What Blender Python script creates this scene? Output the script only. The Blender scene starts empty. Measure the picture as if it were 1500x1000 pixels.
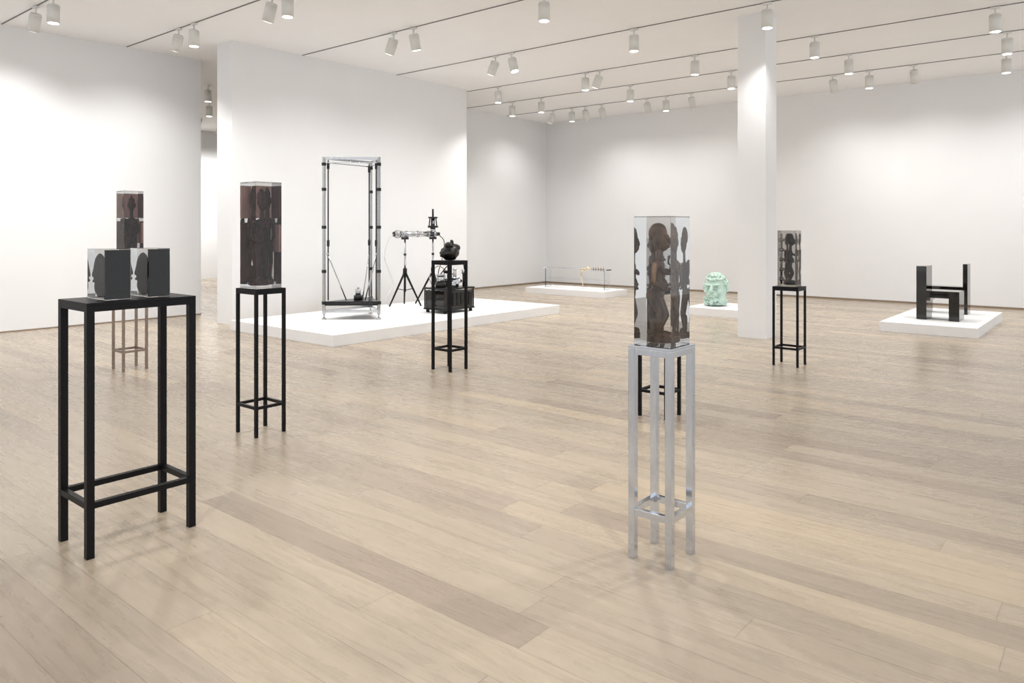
import bpy, bmesh, math, random
from mathutils import Vector, Matrix, noise
random.seed(7)
S = bpy.context.scene
S.view_settings.view_transform = 'Standard'
S.view_settings.look = 'None'
S.view_settings.exposure = -0.1
H = 4.74          # ceiling height

# ------------------------------------------------------------------ materials
def new_mat(name):
    m = bpy.data.materials.new(name); m.use_nodes = True
    nt = m.node_tree; nt.nodes.clear()
    out = nt.nodes.new('ShaderNodeOutputMaterial')
    return m, nt, out

def mat(name, col, rough=0.5, metal=0.0, var=0.06, scale=12, bump=0.0, bscale=60, coat=0.0, stretch=(1,1,1), emis=None, es=0, spec=0.5):
    m, nt, out = new_mat(name)
    N = nt.nodes; L = nt.links
    b = N.new('ShaderNodeBsdfPrincipled'); L.new(b.outputs[0], out.inputs[0])
    tc = N.new('ShaderNodeTexCoord'); mp = N.new('ShaderNodeMapping'); mp.inputs['Scale'].default_value = stretch
    L.new(tc.outputs['Object'], mp.inputs[0])
    nz = N.new('ShaderNodeTexNoise'); nz.inputs['Scale'].default_value = scale; nz.inputs['Detail'].default_value = 5
    L.new(mp.outputs[0], nz.inputs['Vector'])
    r = N.new('ShaderNodeValToRGB')
    r.color_ramp.elements[0].position = 0.3; r.color_ramp.elements[1].position = 0.7
    r.color_ramp.elements[0].color = tuple(max(0, c*(1-var)) for c in col)+(1,)
    r.color_ramp.elements[1].color = tuple(min(1, c*(1+var)) for c in col)+(1,)
    L.new(nz.outputs[0], r.inputs[0]); L.new(r.outputs[0], b.inputs['Base Color'])
    b.inputs['Roughness'].default_value = rough; b.inputs['Metallic'].default_value = metal
    b.inputs['Coat Weight'].default_value = coat
    b.inputs['Specular IOR Level'].default_value = spec
    if bump:
        n2 = N.new('ShaderNodeTexNoise'); n2.inputs['Scale'].default_value = bscale
        L.new(mp.outputs[0], n2.inputs['Vector'])
        bp = N.new('ShaderNodeBump'); bp.inputs['Strength'].default_value = bump; bp.inputs['Distance'].default_value = 0.01
        L.new(n2.outputs[0], bp.inputs['Height']); L.new(bp.outputs[0], b.inputs['Normal'])
    if emis:
        b.inputs['Emission Color'].default_value = emis+(1,); b.inputs['Emission Strength'].default_value = es
    return m

def glass(name, col=(0.97,0.97,0.97), ior=1.49):
    m, nt, out = new_mat(name)
    g = nt.nodes.new('ShaderNodeBsdfGlass'); g.inputs['IOR'].default_value = ior
    g.inputs['Color'].default_value = col+(1,); g.inputs['Roughness'].default_value = 0.0
    nt.links.new(g.outputs[0], out.inputs[0]); return m

def floor_material():
    m, nt, out = new_mat('oak_plank_floor'); N = nt.nodes; L = nt.links
    b = N.new('ShaderNodeBsdfPrincipled'); L.new(b.outputs[0], out.inputs[0])
    tc = N.new('ShaderNodeTexCoord'); sp = N.new('ShaderNodeSeparateXYZ'); L.new(tc.outputs['Object'], sp.inputs[0])
    def M(op, a, b_=None, c=None):
        n = N.new('ShaderNodeMath'); n.operation = op
        for i, v in enumerate((a, b_, c)):
            if v is None: continue
            if isinstance(v, (int, float)): n.inputs[i].default_value = v
            else: L.new(v, n.inputs[i])
        return n.outputs[0]
    W, LEN = 0.20, 2.4
    ry = M('DIVIDE', sp.outputs[1], W); row = M('FLOOR', ry); fy = M('FRACT', ry)
    wn = N.new('ShaderNodeTexWhiteNoise'); wn.noise_dimensions = '1D'; L.new(row, wn.inputs['W'])
    off = M('MULTIPLY', wn.outputs['Value'], 7.3)
    rx = M('ADD', M('DIVIDE', sp.outputs[0], LEN), off); ix = M('FLOOR', rx); fx = M('FRACT', rx)
    cb = N.new('ShaderNodeCombineXYZ'); L.new(row, cb.inputs[0]); L.new(ix, cb.inputs[1])
    w2 = N.new('ShaderNodeTexWhiteNoise'); w2.noise_dimensions = '3D'; L.new(cb.outputs[0], w2.inputs['Vector'])
    cs = N.new('ShaderNodeCombineXYZ')
    L.new(M('MULTIPLY', sp.outputs[0], 0.9), cs.inputs[0]); L.new(M('MULTIPLY', sp.outputs[1], 10), cs.inputs[1])
    L.new(M('MULTIPLY', w2.outputs['Value'], 40), cs.inputs[2])
    g = N.new('ShaderNodeTexNoise'); g.inputs['Scale'].default_value = 1.6; g.inputs['Detail'].default_value = 8; g.inputs['Roughness'].default_value = 0.55
    g.inputs['Distortion'].default_value = 1.0
    L.new(cs.outputs[0], g.inputs['Vector'])
    cs2 = N.new('ShaderNodeCombineXYZ')
    L.new(M('MULTIPLY', sp.outputs[0], 5), cs2.inputs[0]); L.new(M('MULTIPLY', sp.outputs[1], 160), cs2.inputs[1])
    g2 = N.new('ShaderNodeTexNoise'); g2.inputs['Scale'].default_value = 1.5; g2.inputs['Detail'].default_value = 3
    L.new(cs2.outputs[0], g2.inputs['Vector'])
    r = N.new('ShaderNodeValToRGB'); cr = r.color_ramp
    cr.elements[0].position = 0.0; cr.elements[0].color = (0.325, 0.262, 0.204, 1)
    cr.elements[1].position = 1.0; cr.elements[1].color = (0.470, 0.380, 0.276, 1)
    e = cr.elements.new(0.15); e.color = (0.365, 0.300, 0.234, 1)
    e = cr.elements.new(0.5); e.color = (0.405, 0.337, 0.260, 1)
    e = cr.elements.new(0.8); e.color = (0.430, 0.357, 0.272, 1)
    L.new(w2.outputs['Value'], r.inputs[0])
    gr = N.new('ShaderNodeMapRange'); gr.inputs['From Min'].default_value = 0.3; gr.inputs['From Max'].default_value = 0.7
    gr.inputs['To Min'].default_value = 0.87; gr.inputs['To Max'].default_value = 1.08
    L.new(g.outputs[0], gr.inputs['Value'])
    gr2 = N.new('ShaderNodeMapRange'); gr2.inputs['From Min'].default_value = 0.3; gr2.inputs['From Max'].default_value = 0.7
    gr2.inputs['To Min'].default_value = 0.93; gr2.inputs['To Max'].default_value = 1.05
    L.new(g2.outputs[0], gr2.inputs['Value'])
    ey = M('MINIMUM', fy, M('SUBTRACT', 1.0, fy)); ex = M('MINIMUM', fx, M('SUBTRACT', 1.0, fx))
    sy = M('GREATER_THAN', ey, 0.009); sx = M('GREATER_THAN', ex, 0.0009)
    seam = M('MULTIPLY', sy, sx)
    sm = M('ADD', M('MULTIPLY', seam, 0.30), 0.70)
    tot = M('MULTIPLY', M('MULTIPLY', gr.outputs[0], gr2.outputs[0]), sm)
    mx = N.new('ShaderNodeVectorMath'); mx.operation = 'SCALE'
    L.new(r.outputs[0], mx.inputs[0]); L.new(tot, mx.inputs['Scale'])
    L.new(mx.outputs[0], b.inputs['Base Color'])
    L.new(M('ADD', M('MULTIPLY', g.outputs[0], 0.16), 0.20), b.inputs['Roughness'])
    bp = N.new('ShaderNodeBump'); bp.inputs['Strength'].default_value = 0.06; bp.inputs['Distance'].default_value = 0.002
    L.new(seam, bp.inputs['Height']); L.new(bp.outputs[0], b.inputs['Normal'])
    return m

WALL = mat('white_painted_wall', (0.82,0.825,0.835), 0.9, var=0.008, scale=2, spec=0.2)
CEIL = mat('white_ceiling_paint', (0.93,0.93,0.935), 0.95, var=0.008, scale=2, spec=0.1)
FLOOR = floor_material()
PLAT = mat('white_platform_paint', (0.85,0.85,0.855), 0.55, var=0.01, scale=3)
BLACK = mat('black_powder_coated_steel', (0.006,0.006,0.007), 0.38, 0.0, var=0.2, scale=40, spec=0.15)
ALU = mat('brushed_aluminium', (0.60,0.635,0.69), 0.13, 1.0, var=0.08, scale=20, stretch=(6,6,0.5))
BRONZE = mat('bronze_brown_metal', (0.30,0.24,0.20), 0.45, 0.7, var=0.12, scale=30)
STEEL = mat('polished_steel', (0.50,0.51,0.53), 0.2, 1.0, var=0.08, scale=20)
DARKM = mat('dark_machine_metal', (0.02,0.02,0.022), 0.3, 0.3, var=0.2, scale=20, spec=0.3)
WOOD = mat('dark_carved_wood', (0.14,0.085,0.052), 0.35, 0, var=0.6, scale=16, stretch=(1,1,0.4))
REDW = mat('oxblood_carved_wood', (0.045,0.012,0.011), 0.35, 0, var=0.5, scale=14, spec=0.3)
BLKW = mat('blackened_bust', (0.05,0.05,0.053), 0.5, 0, var=0.2, scale=6, spec=0.2)
PANEL = mat('dark_navy_resin', (0.005,0.0055,0.009), 0.3, 0, var=0.3, scale=6, spec=0.05)
DBRN = mat('black_brown_wood', (0.02,0.014,0.011), 0.4, 0, var=0.5, scale=14)
PINK = mat('dusty_pink_resin', (0.70,0.42,0.38), 0.5, 0, var=0.1, scale=8)
MAROON = mat('maroon_resin', (0.13,0.045,0.045), 0.4, 0, var=0.3, scale=8)
GL = glass('smoked_acrylic', (0.79,0.785,0.78))
GL2 = glass('dark_smoked_acrylic', (0.70,0.68,0.66))
CLR = glass('thin_clear_acrylic', (0.96,0.97,0.98))
OBS = mat('black_glossy_acrylic', (0.008,0.007,0.006), 0.06, 0, var=0.6, scale=5, coat=0.4, spec=0.4)
AMB = mat('dark_amber_resin', (0.09,0.045,0.018), 0.12, 0, var=0.6, scale=5, coat=0.8)
CEL = mat('celadon_glaze', (0.50,0.66,0.585), 0.4, 0, var=0.10, scale=14, coat=0.1)
LAVA = mat('black_glazed_stone', (0.006,0.006,0.006), 0.25, 0, var=0.3, scale=12, bump=0.3, bscale=30)
GOLD = mat('pale_gilded_brass', (0.72,0.60,0.42), 0.4, 0.4, var=0.15, scale=20)
FIX = mat('white_fixture_enamel', (0.72,0.72,0.70), 0.5, var=0.02)
LAMP = mat('lamp_lens_glow', (0.9,0.9,0.85), 0.5, emis=(1.0,0.97,0.92), es=6)
TRK = mat('track_slot_grey', (0.16,0.16,0.16), 0.6)
BASEB = mat('oak_base_reveal', (0.25,0.19,0.14), 0.6)
CABLE = mat('black_rubber', (0.012,0.012,0.012), 0.6, spec=0.2)

# ------------------------------------------------------------------ mesh builder
class MB:
    def __init__(s, name): s.name = name; s.bm = bmesh.new(); s.mats = []
    def mi(s, m):
        if m not in s.mats: s.mats.append(m)
        return s.mats.index(m)
    def box(s, lo, hi, m, bev=0.0, R=None):
        t = bmesh.new(); bmesh.ops.create_cube(t, size=1)
        c = [(a+b)/2 for a, b in zip(lo, hi)]; d = [abs(b-a) for a, b in zip(lo, hi)]
        for v in t.verts: v.co = Vector((v.co.x*d[0], v.co.y*d[1], v.co.z*d[2]))
        if bev: bmesh.ops.bevel(t, geom=t.edges[:], offset=bev, segments=2, affect='EDGES', profile=0.6)
        for v in t.verts:
            if R: v.co = R @ v.co
            v.co += Vector(c)
        s.merge(t, m, False)
    def merge(s, t, m, smooth):
        i = s.mi(m); vm = {}
        for v in t.verts: vm[v] = s.bm.verts.new(v.co)
        for f in t.faces:
            try: nf = s.bm.faces.new([vm[v] for v in f.verts])
            except ValueError: continue
            nf.material_index = i; nf.smooth = smooth and len(f.verts) <= 4
        t.free()
    def cyl(s, p1, p2, r1, m, r2=None, seg=24):
        if r2 is None: r2 = r1
        p1 = Vector(p1); p2 = Vector(p2); t = bmesh.new(); d = p2-p1
        bmesh.ops.create_cone(t, cap_ends=True, segments=seg, radius1=r1, radius2=r2, depth=d.length)
        q = d.to_track_quat('Z', 'Y'); c = (p1+p2)/2
        for v in t.verts: v.co = q @ v.co + c
        s.merge(t, m, seg > 6)
    def sph(s, c, r, m, R=None, sub=3):
        if isinstance(r, (int, float)): r = (r, r, r)
        t = bmesh.new(); bmesh.ops.create_icosphere(t, subdivisions=sub, radius=1)
        for v in t.verts:
            v.co = Vector((v.co.x*r[0], v.co.y*r[1], v.co.z*r[2]))
            if R: v.co = R @ v.co
            v.co += Vector(c)
        s.merge(t, m, True)
    def cap(s, p1, p2, r1, r2, m):
        s.cyl(p1, p2, r1, m, r2, seg=16); s.sph(p1, r1, m, sub=2); s.sph(p2, r2, m, sub=2)
    def tube(s, pts, r, m, seg=10, n=8):
        P = [Vector(p) for p in pts]; P = [P[0]]+P+[P[-1]]; out = []
        for i in range(1, len(P)-2):
            for k in range(n):
                t = k/n; a, b, c, d = P[i-1:i+3]
                out.append(0.5*((2*b)+(c-a)*t+(2*a-5*b+4*c-d)*t*t+(3*b-a-3*c+d)*t**3))
        out.append(P[-2])
        for a, b in zip(out, out[1:]):
            if (b-a).length > 1e-5: s.cyl(a, b, r, m, seg=seg)
    def build(s, parent=None, loc=None, rotz=0.0):
        me = bpy.data.meshes.new(s.name); bmesh.ops.recalc_face_normals(s.bm, faces=s.bm.faces[:])
        s.bm.to_mesh(me); s.bm.free()
        for m in s.mats: me.materials.append(m)
        o = bpy.data.objects.new(s.name, me); S.collection.objects.link(o)
        if parent: o.parent = parent
        if loc: o.location = loc
        o.rotation_euler[2] = rotz
        return o

def empty(name, loc=(0,0,0), rotz=0):
    e = bpy.data.objects.new(name, None); e.empty_display_size = 0.1
    S.collection.objects.link(e); e.location = loc; e.rotation_euler[2] = rotz; return e

def remeshed(mb, vox, name, smooth_it=4):
    o = mb.build(); o.name = 'tmp_src'
    md = o.modifiers.new('r', 'REMESH'); md.mode = 'VOXEL'; md.voxel_size = vox; md.use_smooth_shade = True
    sm = o.modifiers.new('s', 'SMOOTH'); sm.iterations = smooth_it; sm.factor = 0.5
    dg = bpy.context.evaluated_depsgraph_get(); dg.update()
    me = bpy.data.meshes.new_from_object(o.evaluated_get(dg))
    me.name = name
    bpy.data.objects.remove(o, do_unlink=True)
    for p in me.polygons: p.use_smooth = True
    return me

def slab(name, lo, hi, m, bev=0.0):
    b = MB(name); b.box(lo, hi, m, bev); return b.build()

# ------------------------------------------------------------------ room shell
XW, YB = -13.35, 17.72
slab('floor', (-24, -5, -0.1), (5, YB+0.3, 0), FLOOR)
slab('ceiling', (-24, -5, H), (5, YB+0.3, H+0.2), CEIL)
slab('wall_back', (-24, YB, 0), (5, YB+0.25, H), WALL)
slab('wall_left', (XW-0.3, -5, 0), (XW, 7.01, H), WALL)
slab('wall_left.001', (XW-0.3, 11.2, 0), (XW, YB, H), WALL)
slab('wall_partition', (-11.98, 6.58, 0), (-11.5, 12.29, H), WALL)
slab('wall_adjacent', (-23, 3, 0), (-22.8, YB, H), WALL)
slab('column', (-4.46, 10.64, 0), (-4.04, 11.07, H), WALL)
slab('baseboard_back', (XW, YB-0.012, 0), (5, YB, 0.04), BASEB)
slab('baseboard_left', (XW, 11.2, 0), (XW+0.012, YB-0.012, 0.04), BASEB)
slab('baseboard_left.001', (XW, -5, 0), (XW+0.012, 7.01, 0.02), BASEB)

# ------------------------------------------------------------------ platforms
def platform(lo, hi, h):
    b = MB('display_platform'); b.box((lo[0], lo[1], 0), (hi[0], hi[1], h), PLAT, 0.004); return b.build()
platform((-10.9, 6.21), (-8.28, 11.41), 0.16)
platform((-11.57, 14.5), (-9.25, 15.5), 0.15)
platform((-6.35, 12.75), (-5.2, 13.9), 0.15)
platform((-3.0, 12.65), (-1.68, 15.4), 0.15)

# ------------------------------------------------------------------ stands
def stand(cx, cy, wx, wy, h, m, leg, ring, bar, plate=0.012, apron=0.035):
    b = MB('metal_pedestal_stand'); x, y = wx/2, wy/2; bv = 0.0015
    for sx in (-1, 1):
        for sy in (-1, 1):
            x0 = sx*x; x1 = sx*(x-leg); y0 = sy*y; y1 = sy*(y-leg)
            b.box((min(x0,x1), min(y0,y1), 0), (max(x0,x1), max(y0,y1), h-plate), m, bv)
    b.box((-x, -y, h-plate), (x, y, h), m, bv)
    e = 0.0008
    for z0, z1, t in ((h-plate-apron, h-plate, leg*0.9), (ring-bar, ring, leg*0.85)):
        for sgn in (-1, 1):
            ya, yb = sorted((sgn*(y-e), sgn*(y-t))); b.box((-x+leg, ya, z0), (x-leg, yb, z1), m, bv)
            xa, xb = sorted((sgn*(x-e), sgn*(x-t))); b.box((xa, -y+leg, z0), (xb, y-leg, z1), m, bv)
    return b.build(loc=(cx, cy, 0))

def figure_mesh(m, name):
    b = MB(name)
    b.cyl((0,0,0), (0,0,0.05), 0.13, m, seg=32)
    for s in (-1, 1):
        b.sph((0.035, s*0.06, 0.065), (0.085, 0.038, 0.028), m)
        b.cap((-0.025, s*0.06, 0.09), (0.045, s*0.066, 0.22), 0.032, 0.040, m)
        b.sph((-0.02, s*0.06, 0.15), (0.042, 0.038, 0.055), m)
        b.cap((0.045, s*0.066, 0.225), (-0.035, s*0.058, 0.37), 0.044, 0.062, m)
        b.sph((-0.075, s*0.045, 0.385), (0.055, 0.052, 0.055), m)
        b.sph((0.072, s*0.048, 0.585), (0.050, 0.026, 0.024), m, Matrix.Rotation(0.35, 3, 'Y'))
        b.cap((-0.01, s*0.125, 0.64), (-0.03, s*0.140, 0.50), 0.036, 0.027, m)
        b.cap((-0.03, s*0.140, 0.50), (0.055, s*0.085, 0.445), 0.027, 0.018, m)
        b.sph((0.075, s*0.066, 0.44), (0.028, 0.024, 0.012), m)
        b.sph((0.082, s*0.030, 0.862), (0.018, 0.020, 0.010), m)
        b.sph((0.072, s*0.034, 0.885), (0.022, 0.028, 0.008), m)
        b.sph((-0.005, s*0.073, 0.85), (0.020, 0.012, 0.032), m)
    b.sph((-0.03, 0, 0.40), (0.080, 0.105, 0.065), m)
    b.cap((-0.02, 0, 0.42), (-0.015, 0, 0.61), 0.062, 0.072, m)
    b.sph((0.03, 0, 0.475), (0.055, 0.055, 0.06), m)
    b.sph((0.088, 0, 0.475), 0.013, m)
    b.sph((-0.01, 0, 0.635), (0.062, 0.135, 0.045), m)
    b.cap((-0.005, 0, 0.64), (0.005, 0, 0.76), 0.040, 0.034, m)
    b.sph((0.010, 0, 0.855), (0.082, 0.070, 0.095), m)
    b.sph((0.045, 0, 0.800), (0.048, 0.046, 0.045), m)
    b.cap((0.088, 0, 0.880), (0.108, 0, 0.835), 0.010, 0.018, m)
    b.sph((0.090, 0, 0.806), (0.022, 0.028, 0.009), m)
    b.sph((0.085, 0, 0.788), (0.022, 0.026, 0.009), m)
    b.sph((-0.015, 0, 0.935), (0.085, 0.030, 0.055), m)
    b.sph((-0.075, 0, 0.90), (0.040, 0.045, 0.06), m)
    b.sph((0, 0, 0.915), (0.080, 0.066, 0.045), m)
    return remeshed(b, 0.006, name, 2)
FIG = {}
def block_with_figure(cx, cy, z, s, h, figs, glassm=GL, extra=None):
    e = empty('acrylic_block_sculpture', (cx, cy, z))
    b = MB('acrylic_block'); b.box((-s/2, -s/2, 0.0005), (s/2, s/2, h), glassm, 0.0015); b.build(parent=e)
    for (m, dx, dy, rot, fh, ws) in figs:
        key = m.name
        if key not in FIG: FIG[key] = figure_mesh(m, 'carved_figure_'+key)
        o = bpy.data.objects.new('carved_figure', FIG[key]); S.collection.objects.link(o); o.parent = e
        k = h*fh
        o.scale = (s*ws, s*ws, k); o.location = (dx*s, dy*s, h*0.03); o.rotation_euler[2] = rot
    if extra: extra(e, s, h)
    return e

# double stand with two busts in acrylic
stand(-4.05, 1.73, 0.365, 0.545, 1.24, BLACK, 0.036, 0.27, 0.03, plate=0.014, apron=0.03)
for y0, y1 in ((1.57, 1.695), (1.785, 1.897)):
    cy = (y0+y1)/2; hw = (y1-y0)/2; e = empty('acrylic_bust_block', (-4.05, cy, 1.24))
    b = MB('acrylic_block'); b.box((-0.11, -hw, 0.0005), (0.11, hw, 0.257), GL, 0.0015); b.build(parent=e)
    b = MB('bust'); w = hw*0.55
    b.sph((0.0, 0, 0.135), (0.082, w, 0.100), BLKW); b.cyl((0.0, 0, 0.012), (0.0, 0, 0.12), w*0.9, BLKW, w*0.8)
    b.sph((0.01, 0, 0.06), (0.080, w, 0.050), BLKW)
    b.cap((-0.074, 0, 0.155), (-0.088, 0, 0.120), 0.008, 0.012, BLKW)
    b.sph((-0.076, 0, 0.09), (0.014, 0.02, 0.008), BLKW)
    me = remeshed(b, 0.003, 'bust', 3)
    o = bpy.data.objects.new('bust', me); S.collection.objects.link(o); o.parent = e
    b = MB('dark_resin_panel'); b.box((0.098, -hw*0.97, 0.004), (0.106, hw*0.97, 0.253), PANEL, 0.001); b.build(parent=e)

def pinkback(e, s, h):
    b = MB('resin_inlay')
    b.box((-s*0.46, -s*0.44, h*0.66), (-s*0.43, s*0.44, h*0.97), PINK, 0.002)
    b.box((-s*0.46, -s*0.44, h*0.05), (-s*0.43, s*0.44, h*0.62), MAROON, 0.002)
    b.box((-s*0.40, s*0.43, h*0.34), (s*0.44, s*0.46, h*0.60), PINK, 0.002)
    b.box((-s*0.40, s*0.43, h*0.66), (s*0.44, s*0.46, h*0.97), MAROON, 0.002)
    b.build(parent=e)
stand(-5.27, 3.26, 0.285, 0.265, 1.135, BLACK, 0.024, 0.235, 0.022, apron=0.03)
TWO = [(REDW, -0.19, 0.20, 2.6, 0.94, 1.9), (REDW, 0.16, -0.15, 0.2, 0.92, 2.1)]
block_with_figure(-5.27, 3.26, 1.135, 0.225, 0.83, TWO, GL, extra=pinkback)
stand(-8.79, 3.77, 0.29, 0.28, 1.13, BRONZE, 0.026, 0.23, 0.024)
block_with_figure(-8.79, 3.77, 1.13, 0.21, 0.90, [(REDW, 0.08, -0.02, -0.4, 0.93, 2.5)], GL, extra=pinkback)
stand(-5.965, 6.09, 0.30, 0.285, 1.24, BLACK, 0.028, 0.25, 0.026, apron=0.035)
stand(-1.76, 3.28, 0.232, 0.25, 1.035, ALU, 0.034, 0.245, 0.032, plate=0.014, apron=0.03)
block_with_figure(-1.76, 3.28, 1.035, 0.198, 0.625, [(WOOD, 0.07, -0.11, 0.1, 0.93, 2.55), (WOOD, -0.2, 0.27, 2.8, 0.90, 1.5)], GL)
stand(-3.10, 5.735, 0.275, 0.26, 1.10, BLACK, 0.026, 0.23, 0.024)
block_with_figure(-3.10, 5.735, 1.10, 0.20, 0.42, [(WOOD, 0, 0, 0.5, 0.92, 2.4)])
stand(-3.07, 8.83, 0.30, 0.28, 0.925, BLACK, 0.024, 0.22, 0.024)
def discs(e, s, h):
    b = MB('stacked_discs')
    for i in range(5):
        z = h*(0.10+0.175*i)
        b.sph((-s*0.31, -s*0.31, z+0.02), (s*0.165, s*0.165, 0.024), ALU)
    b.cyl((-s*0.31, -s*0.31, h*0.05), (-s*0.31, -s*0.31, h*0.94), s*0.06, STEEL)
    b.build(parent=e)
block_with_figure(-3.07, 8.83, 0.925, 0.205, 0.655, [(DBRN, 0.14, -0.07, 0.3, 0.93, 2.3), (WOOD, -0.1, 0.24, 2.6, 0.93, 1.7)], GL2, extra=discs)

def lump(name, c, r, m, seed, amp, sub=5, extra=()):
    b = MB(name); b.sph((0,0,r[2]*0.9), r, m, sub=4)
    for (p, q) in extra: b.sph(p, q, m)
    me = remeshed(b, min(r)*0.06, name, 1)
    for v in me.vertices:
        p = v.co*9 + Vector((seed, seed, 0))
        n = noise.fractal(p, 1.0, 2.0, 4)
        v.co += v.normal*n*amp
    zm = min(v.co.z for v in me.vertices)
    for v in me.vertices: v.co.z -= zm
    o = bpy.data.objects.new(name, me); S.collection.objects.link(o); o.location = c; return o
lump('black_animal_head_sculpture', (-5.965, 6.09, 1.241), (0.10, 0.12, 0.085), LAVA, 3.0, 0.022,
     extra=[((0.02, -0.10, 0.07), (0.045, 0.05, 0.04)), ((0, 0.03, 0.17), (0.03, 0.03, 0.05)), ((0.03, -0.05, 0.16), (0.05, 0.05, 0.035)), ((0, 0.09, 0.13), (0.06, 0.05, 0.05))])

def celadon():
    b = MB('celadon_head_sculpture'); m = CEL
    b.sph((0,0,0.32), (0.22,0.21,0.26), m); b.sph((0.02,0,0.12), (0.20,0.20,0.14), m)
    b.cyl((0,0,0), (0,0,0.12), 0.20, m, 0.19, seg=32)
    b.sph((0.17,0,0.20), (0.09,0.12,0.09), m)
    b.cap((0.225,0,0.375), (0.275,0,0.27), 0.022, 0.040, m)
    b.sph((0.26,0.035,0.265), (0.025,0.026,0.02), m); b.sph((0.26,-0.035,0.265), (0.025,0.026,0.02), m)
    b.sph((0.255,0,0.200), (0.03,0.070,0.016), m); b.sph((0.25,0,0.162), (0.03,0.062,0.018), m)
    for s in (-1,1):
        b.sph((0.200, s*0.080, 0.325), (0.03,0.034,0.018), m)
        b.sph((0.215, s*0.085, 0.380), (0.035,0.065,0.020), m, Matrix.Rotation(s*0.2, 3, 'X'))
        b.sph((0.18, s*0.12, 0.26), (0.05,0.05,0.05), m)
        b.sph((0.0, s*0.225, 0.31), (0.045,0.025,0.07), m)
    for i in range(170):
        th = random.uniform(0, 2*math.pi); ph = random.uniform(0.0, 1.0)
        x = 0.235*math.cos(th)*math.cos(ph*1.4); y = 0.225*math.sin(th)*math.cos(ph*1.4); z = 0.32+0.27*math.sin(ph*1.4)
        if x > 0.08 and z < 0.46: continue
        b.sph((x,y,z), 0.028, m, sub=1)
    for i in range(80):
        th = random.uniform(-1.9, 1.9); z = random.uniform(0.02, 0.13)
        b.sph((0.04+0.20*math.cos(th), 0.20*math.sin(th), z), 0.024, m, sub=1)
    me = remeshed(b, 0.006, 'celadon_head_sculpture', 1)
    zm = min(v.co.z for v in me.vertices)
    for v in me.vertices: v.co.z -= zm
    o = bpy.data.objects.new('celadon_head_sculpture', me); S.collection.objects.link(o)
    o.location = (-6.0, 13.3, 0.153); o.rotation_euler[2] = math.radians(-85); return o
celadon()

# ------------------------------------------------------------------ chairs
def chair(x0, x1, y0, y1, back_left, t, st):
    b = MB('black_acrylic_chair'); w = x1-x0; d = y1-y0
    def bx(a, c, z0, z1, m=OBS, ys=(0,1)):
        if not back_left: a, c = w-c, w-a
        b.box((a, d*ys[0], z0), (c, d*ys[1], z1), m, 0.003)
    bx(0, t, 0, 0.85)
    bx(t+0.0005, w-t-0.0005, 0.46-st, 0.46)
    bx(w-t, w, 0, 0.46)
    bx(t+0.0005, t+0.05, 0.30, 0.46-st-0.0005, AMB, (0.05, 0.9))
    return b.build(loc=(x0, y0, 0.153))
chair(-2.62, -2.02, 13.36, 13.80, True, 0.145, 0.11)
chair(-2.72, -2.08, 14.55, 14.85, False, 0.07, 0.09)

# ------------------------------------------------------------------ bench on small platform
def bench():
    e = empty('acrylic_bench_sculpture', (0,0,0.152))
    b = MB('clear_bench')
    b.box((-11.3, 14.90, 0.46), (-9.45, 15.12, 0.485), CLR, 0.002)
    for x in (-11.25, -9.52):
        b.box((x, 14.90, 0.0005), (x+0.02, 15.12, 0.4595), CLR, 0.002)
    b.box((-11.2, 15.0, 0.20), (-9.55, 15.015, 0.24), CLR, 0.002)
    b.build(parent=e)
    g = MB('gilded_object')
    g.cap((-10.15, 14.87, 0.47), (-9.90, 14.87, 0.49), 0.022, 0.026, GOLD)
    g.cap((-10.1, 14.87, 0.46), (-10.15, 14.87, 0.32), 0.026, 0.016, GOLD)
    g.cap((-10.15, 14.87, 0.32), (-10.08, 14.87, 0.05), 0.010, 0.010, GOLD)
    g.sph((-9.95, 14.87, 0.50), (0.05,0.045,0.04), GOLD)
    for i in range(5):
        x = -9.80+0.07*i
        g.cap((x, 14.88, 0.455), (x, 14.88, 0.525), 0.009, 0.009, BASEB)
    g.cyl((-10.15, 14.88, 0.49), (-9.48, 14.88, 0.49), 0.006, BASEB)
    g.build(parent=e)
bench()

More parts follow.
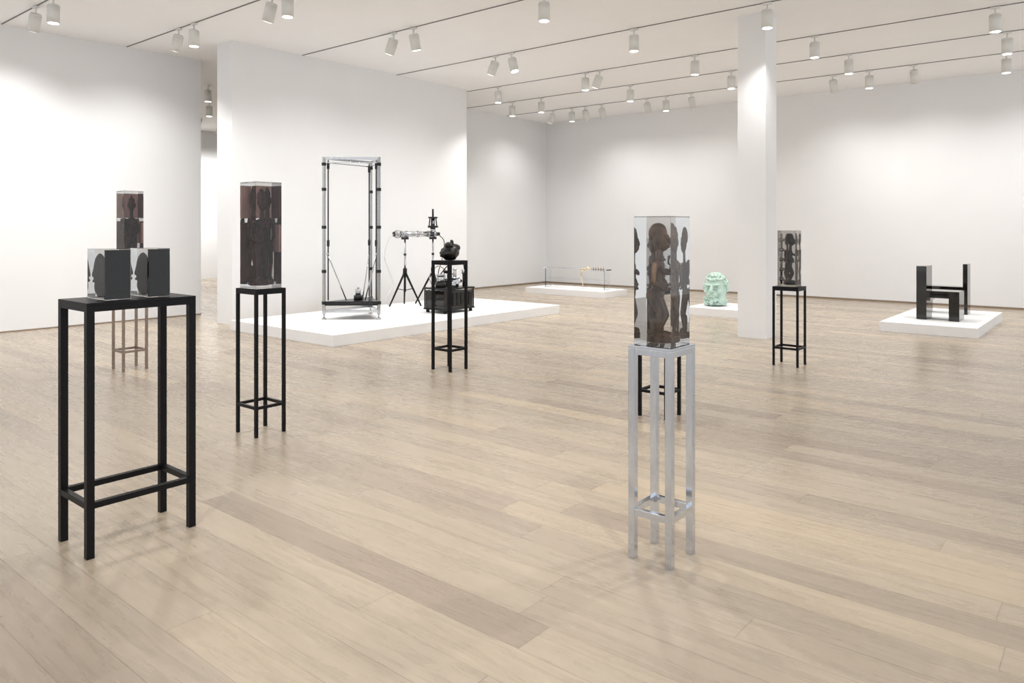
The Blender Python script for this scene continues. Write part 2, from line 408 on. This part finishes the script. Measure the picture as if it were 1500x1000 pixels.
# ------------------------------------------------------------------ aluminium frame apparatus
def frame_apparatus():
    b = MB('aluminium_frame_apparatus'); Z0 = 0.162; Z1 = 2.74
    A = Vector((-9.82, 7.19, 0)); B = Vector((-9.17, 7.76, 0)); C = Vector((-9.90, 8.20, 0))
    def up(p, z): return Vector((p.x, p.y, z))
    def beam(p, q, w, h, m):
        d = q-p; R = d.to_track_quat('X', 'Z').to_matrix(); c = (p+q)/2
        b.box((c.x-d.length/2, c.y-w/2, c.z-h/2), (c.x+d.length/2, c.y+w/2, c.z+h/2), m, 0.001, R)
    for p in (A, B, C):
        b.cyl(up(p, Z0), up(p, Z0+0.025), 0.035, STEEL); b.cyl(up(p, Z0+0.025), up(p, Z0+0.09), 0.012, STEEL)
        b.box((p.x-0.02, p.y-0.02, Z0+0.085), (p.x+0.02, p.y+0.02, Z1), STEEL, 0.002)
        for z in (0.4, 0.9, 1.6, 2.2, 2.6):
            b.box((p.x-0.026, p.y-0.026, z), (p.x+0.026, p.y+0.026, z+0.05), DARKM, 0.002)
    for p, q in ((A,B),(B,C),(C,A)):
        beam(up(p, Z1-0.02), up(q, Z1-0.02), 0.03, 0.04, STEEL)
        beam(up(p, Z1-0.09), up(q, Z1-0.09), 0.015, 0.015, STEEL)
        beam(up(p, Z0+0.13), up(q, Z0+0.13), 0.03, 0.04, STEEL)
        beam(up(p, Z0+0.24), up(q, Z0+0.24), 0.03, 0.04, DARKM)
    t = bmesh.new(); cen = (A+B+C)/3
    vs = []
    for z in (Z0+0.262, Z0+0.285):
        vs.append([t.verts.new(up(cen+(p-cen)*1.0, z)) for p in (A,B,C)])
    t.faces.new(vs[0][::-1]); t.faces.new(vs[1])
    for i in range(3): t.faces.new((vs[0][i], vs[0][(i+1)%3], vs[1][(i+1)%3], vs[1][i]))
    b.merge(t, DARKM, False)
    b.cyl(up(cen, Z0+0.285), up(cen, Z0+0.36), 0.07, DARKM); b.cyl(up(cen, Z0+0.36), up(cen, Z0+0.46), 0.045, STEEL)
    b.cyl(up(cen, Z0+0.46), up(cen, Z0+0.50), 0.02, STEEL)
    for p in (A, B, C):
        inn = p+(cen-p)*0.12
        b.cyl(up(inn, Z0+0.30), up(inn, Z1-0.05), 0.011, DARKM, seg=10)
        b.cyl(up(inn, 1.32), up(inn, 1.42), 0.022, DARKM); b.cyl(up(inn, 2.55), up(inn, 2.66), 0.022, DARKM)
        b.cyl(up(p+(cen-p)*0.1, 1.20), up(cen+(p-cen)*0.35, Z0+0.29), 0.010, STEEL, seg=10)
        b.sph(up(p+(cen-p)*0.1, 1.20), 0.02, STEEL, sub=2)
    return b.build()
frame_apparatus()

# ------------------------------------------------------------------ tripods with tube instrument
def instrument():
    b = MB('tripod_mounted_tube_instrument'); Z0 = 0.163
    T = [Vector((-10.42, 9.45, 0)), Vector((-10.27, 10.03, 0))]
    for k, p in enumerate(T):
        ap = Vector((p.x, p.y, 0.80))
        for i in range(3):
            a = math.radians(20+120*i+k*80); f = Vector((p.x+0.33*math.cos(a), p.y+0.33*math.sin(a), Z0+0.014))
            b.cap(ap, f, 0.022, 0.014, CABLE)
            mid = ap.lerp(f, 0.5); b.cyl(Vector((p.x, p.y, 0.45)), mid, 0.007, CABLE, seg=8)
        b.cyl((p.x,p.y,0.42), (p.x,p.y,0.86), 0.020, CABLE); b.cyl((p.x,p.y,0.75), (p.x,p.y,0.86), 0.038, CABLE)
        b.cyl((p.x,p.y,0.86), (p.x,p.y,1.42), 0.017, STEEL)
        b.cyl((p.x,p.y,1.10), (p.x,p.y,1.14), 0.026, DARKM)
        b.box((p.x-0.05,p.y-0.05,1.40), (p.x+0.05,p.y+0.05,1.445), DARKM, 0.003)
    d = (T[1]-T[0]).normalized(); z = 1.5
    P = lambda t, zz=z: Vector((T[0].x+d.x*t, T[0].y+d.y*t, zz))
    b.cyl(P(-0.12), P(0.66), 0.05, STEEL)
    for t in (-0.10, 0.02, 0.25, 0.48, 0.60): b.cyl(P(t), P(t+0.03), 0.062, STEEL)
    b.cyl(P(-0.20), P(-0.12), 0.07, STEEL); b.cyl(P(-0.24), P(-0.20), 0.045, DARKM); b.sph(P(-0.16), 0.075, STEEL)
    b.cyl(P(0.66), P(0.74), 0.035, DARKM)
    q = T[1]
    b.cyl((q.x,q.y,1.54), (q.x,q.y,1.62), 0.05, STEEL); b.cyl((q.x,q.y,1.62), (q.x,q.y,1.66), 0.10, DARKM)
    for i in range(4):
        a = i*math.pi/2+0.4; b.cyl((q.x+0.08*math.cos(a), q.y+0.08*math.sin(a), 1.64), (q.x+0.06*math.cos(a), q.y+0.06*math.sin(a), 1.82), 0.012, DARKM, seg=8)
    b.cyl((q.x,q.y,1.80), (q.x,q.y,1.83), 0.09, DARKM); b.cyl((q.x,q.y,1.64), (q.x,q.y,1.80), 0.04, STEEL)
    b.cyl((q.x,q.y,1.83), (q.x,q.y,1.98), 0.018, DARKM)
    b.tube([P(-0.22), P(-0.33,1.42), P(-0.42,1.1), P(-0.32,0.8), P(-0.25,0.55), P(-0.4,0.3), P(-0.3,0.175)], 0.010, FIX, n=6)
    b.tube([P(0.7), P(0.85,1.35), P(0.80,1.0), P(0.72,0.7), P(0.9,0.4), P(0.75,0.175)], 0.008, CABLE, n=6)
    return b.build()
instrument()

# ------------------------------------------------------------------ machine
def machine():
    b = MB('vacuum_pump_machine'); x0,x1,y0,y1 = -9.38,-8.86,8.93,9.68; z0 = 0.162
    for x in (x0+0.05, x1-0.05):
        for y in (y0+0.06, y1-0.06):
            b.cyl((x, y, z0), (x, y, z0+0.05), 0.03, CABLE)
    b.box((x0,y0,z0+0.05), (x1,y1,z0+0.075), DARKM, 0.004)
    b.box((x0,y0,z0+0.40), (x1,y1,z0+0.425), DARKM, 0.004)
    for x in (x0+0.01, x1-0.03):
        for y in (y0+0.01, y1-0.03): b.box((x,y,z0+0.075), (x+0.02,y+0.02,z0+0.40), DARKM, 0.002)
    b.box((x0+0.03,y0+0.03,z0+0.075), (x1-0.03,y1-0.03,z0+0.38), OBS, 0.004)
    for i in range(6):
        y = y0+0.12+0.1*i; b.box((x1-0.029,y,z0+0.12), (x1-0.02,y+0.05,z0+0.34), DARKM, 0.001)
    zt = z0+0.425
    def c(x,y,za,zb,r,m=STEEL): b.cyl((x,y,zt+za),(x,y,zt+zb),r,m)
    c(-9.15,9.12,0,0.08,0.09,DARKM); c(-9.15,9.12,0.08,0.20,0.065); c(-9.15,9.12,0.20,0.23,0.075)
    c(-9.10,9.42,0,0.14,0.07); c(-9.10,9.42,0.14,0.17,0.085,ALU); c(-9.10,9.42,0.17,0.28,0.03)
    c(-9.02,9.58,0,0.22,0.035,DARKM); c(-9.02,9.58,0.22,0.30,0.05)
    c(-9.25,9.35,0,0.25,0.04); c(-9.25,9.35,0.25,0.28,0.05,DARKM)
    c(-8.98,9.25,0,0.10,0.05,ALU)
    b.cyl((-9.15,9.12,zt+0.15),(-9.10,9.42,zt+0.15),0.022,STEEL); b.cyl((-9.10,9.42,zt+0.22),(-9.25,9.35,zt+0.22),0.014,STEEL)
    b.cyl((-8.93,9.30,zt+0.10),(-9.05,9.50,zt+0.10),0.04,ALU); b.sph((-9.10,9.42,zt+0.30),0.035,STEEL)
    b.tube([(-9.02,9.58,zt+0.3),(-9.0,9.5,zt+0.42),(-9.1,9.3,zt+0.40),(-9.15,9.12,zt+0.23)],0.009,CABLE,n=6)
    b.tube([(-9.25,9.35,zt+0.28),(-9.3,9.2,zt+0.36),(-9.3,9.0,zt+0.2),(-9.2,8.98,zt+0.02)],0.009,STEEL,n=6)
    return b.build()
machine()

# ------------------------------------------------------------------ ceiling tracks and lamps
TR = [-2.0, 0.2, 2.0, 3.8, 5.65, 7.95, 10.2, 12.45, 14.15, 15.85]
for y in TR:
    b = MB('ceiling_light_track'); b.box((XW+0.05, y-0.008, H-0.010), (4.5, y+0.008, H-0.0005), TRK); b.build()

def fixture(x, y, tilt=0.0, az=0.0, power=90, cone=120):
    e = empty('track_spotlight', (x, y, H))
    dirv = Vector((math.sin(tilt)*math.cos(az), math.sin(tilt)*math.sin(az), -math.cos(tilt)))
    b = MB('lamp_housing')
    b.box((-0.06,-0.025,-0.035), (0.06,0.025,-0.0105), FIX, 0.003)
    b.cyl((0,0,-0.035), (0,0,-0.10), 0.012, FIX)
    c = Vector((0,0,-0.11))
    p0 = c; p1 = p0 + dirv*0.25
    R = 0.078
    b.cyl(p0, p0+dirv*0.02, R*0.85, FIX, R, seg=28)
    b.cyl(p0+dirv*0.0201, p1, R, FIX, seg=28)
    b.cyl(p1, p1+dirv*0.004, R*0.82, LAMP, seg=28)
    b.build(parent=e)
    ld = bpy.data.lights.new('lamp', 'SPOT'); ld.energy = power; ld.spot_size = math.radians(cone); ld.spot_blend = 1.0
    ld.shadow_soft_size = 0.04; ld.color = (1.0, 0.985, 0.96)
    lo = bpy.data.objects.new('lamp', ld); S.collection.objects.link(lo); lo.parent = e
    lo.location = p1 + dirv*0.08; lo.rotation_euler = dirv.to_track_quat('-Z', 'Y').to_euler()
PW = 155
t = 0.45
W_, N_ = math.pi, math.pi/2
for (x, y, tl, az) in [
    (-11.2,3.8,0,0), (-11.85,3.8,t,W_), (-11.45,5.65,t,W_), (-10.97,5.65,0,0), (-8.86,5.65,t,W_), (-8.5,5.65,0,0),
    (-9.03,7.95,t,W_), (-8.57,7.95,0.25,N_), (-6.02,7.95,0,0), (-8.83,10.2,t,W_), (-8.45,10.2,0.3,0), (-5.96,10.2,0,0), (-3.85,10.2,0,0),
    (-8.39,12.45,0,0), (-8.05,12.45,t,W_), (-10.7,12.45,0,0), (-6.02,12.45,0,0), (-3.92,12.45,0,0), (-1.44,12.45,0,0),
    (-8.36,14.15,0,0), (-6.06,14.15,0,0), (-3.86,14.15,0,0), (-1.48,14.15,0,0), (-11.7,14.15,0,0), (-10.8,14.15,0,0),
    (-11.7,15.85,t,W_), (-11.1,15.85,0,0), (-10.7,15.85,t,N_), (-10.2,15.85,t,N_), (-8.92,15.85,t,N_), (-8.4,15.85,0,0), (-7.76,15.85,t,N_),
    (-4.63,15.85,t,N_), (-3.94,15.85,0,0), (-3.15,15.85,t,N_), (-1.67,15.85,0,0), (-1.3,15.85,t,N_), (0.6,15.85,t,N_),  # last head is out of view, added for more light
    (-6.0,5.65,0,0), (-3.9,7.95,0,0), (-1.5,7.95,0,0),  # from here on: unseen heads added for light over the foreground
    (-8.5,3.8,0,0), (-11.5,2.0,t,W_), (-11.5,0.2,t,W_)]:
    k = 1.0
    if y > 15: k = 0.55
    elif y > 14: k = 0.8
    if az == N_ and y > 15: k = 0.38 if x < -7 else 0.7
    if (x, y) == (-3.85, 10.2): k = 0.7
    fixture(x, y, tl, az, PW*k)
# unseen narrower heads, added to strengthen light and shadow at the nearest pedestals
for (x, y, tx, ty) in [(-3.6,3.8,-1.9,3.2), (-1.0,5.65,-1.9,3.6), (-3.9,5.65,-3.1,4.2), (-0.3,2.0,-1.8,3.0), (-2.6,0.2,-3.8,1.7),
                       (-6.2,2.0,-4.3,2.0), (-6.6,3.8,-5.2,3.0)]:
    d = math.hypot(tx-x, ty-y)
    fixture(x, y, math.atan2(d, 3.7), math.atan2(ty-y, tx-x), 190, 85)
for (x, y, tl) in [(-15.5,8.3,0), (-17.5,9.4,0), (-19.5,10.2,0.5), (-20.8,11.5,0.5), (-20.8, 12.8,0.5)]:  # last two are added out of sight to brighten the adjacent wall
    fixture(x, y, tl, W_, 400)

# ------------------------------------------------------------------ even world fill light, added through sides left open behind the viewer
w = bpy.data.worlds.new('World'); S.world = w; w.use_nodes = True
bg = w.node_tree.nodes['Background']; bg.inputs[0].default_value = (0.96, 0.98, 1.0, 1); bg.inputs[1].default_value = 1.55

# ------------------------------------------------------------------ camera
cd = bpy.data.cameras.new('camera'); cam = bpy.data.objects.new('camera', cd); S.collection.objects.link(cam)
cd.sensor_width = 36; cd.lens = 1090/1500*36; cd.shift_y = -165/1500; cd.clip_end = 200
cam.location = (0, 0, 1.6); cam.rotation_euler = (math.pi/2, 0, math.radians(39.61))
S.camera = cam
